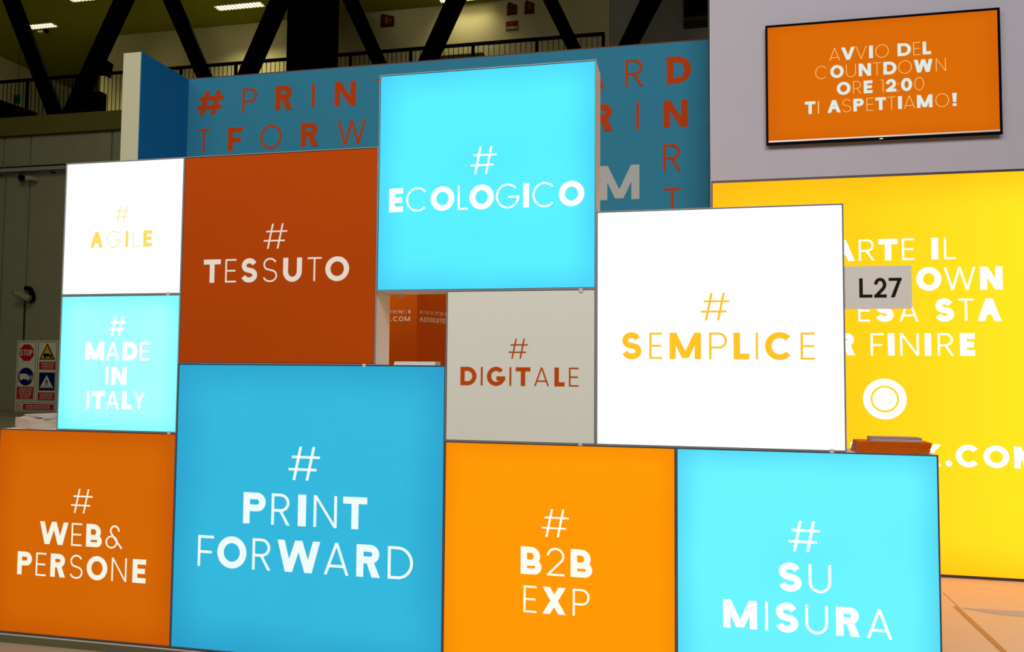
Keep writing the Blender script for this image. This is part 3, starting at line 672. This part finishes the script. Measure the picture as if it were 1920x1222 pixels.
c4 = bp(827, 6, z=ZC - .03); ceiling_light(c4.x + .9, c4.y - .19, 'louvred ceiling light whose corner shows beside right truss diagonal', power=16)
# detector on the ceiling
p = bp(82, 61, z=ZC - .1)
sd = thing('smoke_detector', (p.x, p.y, ZC), 'small pale detector on ceiling just below the left light', 'detector')
MB().box(p.x - .22, p.x + .02, p.y - .07, p.y + .07, ZC - .1, ZC - .001).build('body', mat('pale plastic', (215, 210, 170), .6), sd, bevel=.01)
MB().tube((p.x + .1, p.y, ZC - .1), (p.x + .1, p.y, ZC - .001), .09).build('sensor', black_steel, sd)
# wall camera on the lower wall
yw = YF + .19
def wp(u, v, y=yw): return bp(u, v, y=y)
sc2 = thing('security_camera', wp(55, 555), 'pale security camera on black bracket on the dark wall panel', 'camera')
p0 = wp(27, 548, yw - .45); p1 = wp(56, 560, yw - .3)
MB().tube(p0, p1, .1, 14, .11).build('camera_body', mat('pale olive plastic', (150, 146, 112), .6), sc2)
MB().tube(p0 + (p0 - p1).normalized() * .002, p0 + (p0 - p1).normalized() * .03, .075, 14).build('lens', mat('lens black', (10, 10, 10), .2), sc2)
m = MB(); arc_pts = [wp(u, v, yw - .12) for u, v in ((48, 540), (56, 541), (61, 551), (62, 560), (57, 564))]
for k in range(4): m.tube(arc_pts[k], arc_pts[k+1], .075, 10)
m.build('bracket', black_steel, sc2)
q = wp(57, 552); MB().tube(q, wp(57, 552, yw - .2), .07, 12).build('wall_mount', black_steel, sc2)
q0 = wp(46, 565, yw - .02); q1 = wp(44, 636, yw - .02)
MB().tube(q0, q1, .02, 8).build('cable', mat('dark cable', (40, 38, 20), .8), sc2)
# wall lamp on the cable tray
wl_ = thing('round_lamp', wp(47, 330), 'dark round lamp with pale square cap under the cable tray', 'lamp')
MB().tube(wp(40, 333, yw - .35), wp(40, 333, yw - .06), .1, 16).build('housing', black_steel, wl_)
p = wp(47, 337, yw - .35); q = wp(58, 329, yw - .35); MB().box(p.x, q.x, yw - .35, yw - .06, p.z, q.z).build('cap', mat('pale cap', (170, 168, 130), .6), wl_)

# ------------------------------------------------------------------ safety board
YS = yw - .03; PB_ = Plane((0, YS, 0), (1, 0, 0)); CB = (0, 620, 5.815)
def cp(x, y): return PB_.az(CB[0] + x/CB[2], CB[1] + y/CB[2])
a = cp(190, 108); b = cp(632, 105); c_ = cp(600, 892); d = cp(160, 885)
X0, X1, Z0, Z1 = (a[0]+d[0])/2, (b[0]+c_[0])/2, (c_[1]+d[1])/2, (a[1]+b[1])/2
sb = thing('safety_board', ((X0+X1)/2, YS, Z0), 'white safety board with STOP octagon, warning triangle and blue pictograms', 'sign')
bd = MB().box(X0, X1, YS, yw + .005, Z0, Z1).build('board', mat('cream board face', (232, 228, 196), .6), sb)
# board-local coordinates: fraction of width, fraction of height from top, drawn on the flat board
def L(fx, fy, off): return PB_.pt(X0 + fx*(X1-X0), Z1 - fy*(Z1-Z0), off)
def shape(name, pts, m, off=.004, par=bd): return MB().poly([L(x, y, off) for x, y in pts]).build(name, m, par)
red = mat('sign red', (196, 28, 20), .6); blu = mat('sign blue', (16, 22, 92), .6); yel = mat('sign yellow', (226, 190, 20), .6); blk = mat('sign black', (16, 14, 12), .6); wht = mat('sign white', (235, 232, 215), .6)
AR = (X1-X0)/(Z1-Z0)
def outline(x0, y0, x1, y1, w_=.012):
    m = MB(); h_ = w_*AR
    for r_ in ((x0, y0, x1, y0+h_), (x0, y1-h_, x1, y1), (x0, y0, x0+w_, y1), (x1-w_, y0, x1, y1)):
        m.poly([L(*p_, .003) for p_ in ((r_[0], r_[1]), (r_[2], r_[1]), (r_[2], r_[3]), (r_[0], r_[3]))])
    m.build('outline', mat('sign green grey', (70, 80, 60), .6), bd)
outline(.03, .015, .475, .835); outline(.52, .015, .985, .84); outline(.03, .86, .985, .98)
def ngon(cx, cy, r, n, a0=0): return [(cx + r*math.cos(a0 + 2*PI*k/n), cy + r*AR*math.sin(a0 + 2*PI*k/n)) for k in range(n)]
shape('octagon', ngon(.245, .17, .19, 8, PI/8), red)
mS = MB()
xx = .085
for ch, wd in (('S', .075), ('T', .07), ('O', .08), ('P', .07)):
    hh_ = .085
    for P_ in glyph(ch, wd/(hh_/AR), .17):
        mS.poly([L(xx + x*hh_/AR, .213 - y*hh_, .007 + .0004*len(mS.f)) for x, y in P_])
    xx += wd + .012
mS.build('lettering', wht, bd)
shape('disc', ngon(.245, .505, .19, 24), blu)
shape('truck', [(.09, .465), (.28, .465), (.28, .54), (.09, .54)], wht, .007); shape('truck_cab', [(.29, .485), (.33, .485), (.35, .51), (.35, .54), (.29, .54)], wht, .007)
for cx in (.13, .3): shape('wheel', ngon(cx, .545, .022, 12), wht, .008)
def man(cx, cy, s_, m):
    q = MB()
    for P_ in ([(0, -1.1), (.18, -1.25), (0, -1.4), (-.18, -1.25)], [(-.14, -1.05), (.16, -1.05), (.12, -.45), (-.12, -.45)], [(.12, -1.0), (.5, -.7), (.42, -.6), (.08, -.82)],
               [(-.12, -1.0), (-.48, -.66), (-.4, -.58), (-.06, -.82)], [(-.12, -.5), (.04, -.5), (-.3, .2), (-.46, .2)], [(.12, -.5), (-.04, -.5), (.26, .2), (.42, .2)]):
        q.poly([L(cx + x*s_, cy + y*s_*AR, .008) for x, y in P_])
    return q.build('walking_figure', m, bd)
man(.4, .555, .085, wht)
shape('red_label', [(.04, .645), (.445, .645), (.445, .815), (.04, .815)], red)
shape('triangle_border', [(.75, .035), (.95, .265), (.56, .265)], blk); shape('triangle', [(.75, .07), (.905, .25), (.6, .25)], yel, .007)
shape('truck', [(.665, .18), (.81, .18), (.81, .225), (.665, .225)], blk, .01); shape('truck_cab', [(.82, .195), (.86, .195), (.87, .225), (.82, .225)], blk, .01)
for cx in (.7, .84): shape('wheel', ngon(cx, .233, .02, 12), blk, .011)
shape('red_label', [(.565, .295), (.965, .295), (.965, .405), (.565, .405)], red)
shape('blue_square', [(.575, .445), (.96, .445), (.96, .695), (.575, .695)], blu)
shape('white_triangle', [(.765, .48), (.93, .66), (.6, .66)], wht, .007)
man(.765, .62, .095, blk)
for k in range(5): shape('crossing_stripe', [(.64+k*.055, .64), (.665+k*.055, .64), (.655+k*.055, .658), (.63+k*.055, .658)], blk, .0075)
shape('red_label', [(.56, .72), (.965, .72), (.965, .825), (.56, .825)], red)
shape('red_label', [(.2, .885), (.955, .885), (.955, .965), (.2, .965)], red)
mR = MB()
for q_ in arc(0, 0, .055, .055, .014, 0, 360): mR.poly([L(.11 + x, .925 + y*AR, .004) for x, y in q_])
mR.poly([L(.075, .905, .004), L(.085, .9, .004), L(.145, .945, .004), L(.135, .95, .004)])
mR.build('ring', red, bd)
# rows of small print, too small to read
mp = MB()
for x0, x1, y0, y1, n in ((.08, .41, .655, .805, 6), (.6, .93, .305, .395, 4), (.6, .93, .73, .815, 4), (.23, .92, .895, .958, 3)):
    for k in range(n):
        yy = y0 + (y1-y0)*(k+.25)/n; ins = random.uniform(0, .05); x = x0 + ins
        while x < x1 - ins:
            wd = random.uniform(.02, .06); mp.poly([L(x, yy, .006), L(min(x+wd, x1), yy, .006), L(min(x+wd, x1), yy + (y1-y0)/n*.42, .006), L(x, yy + (y1-y0)/n*.42, .006)]); x += wd + .015
mp.build('small_print', wht, bd)
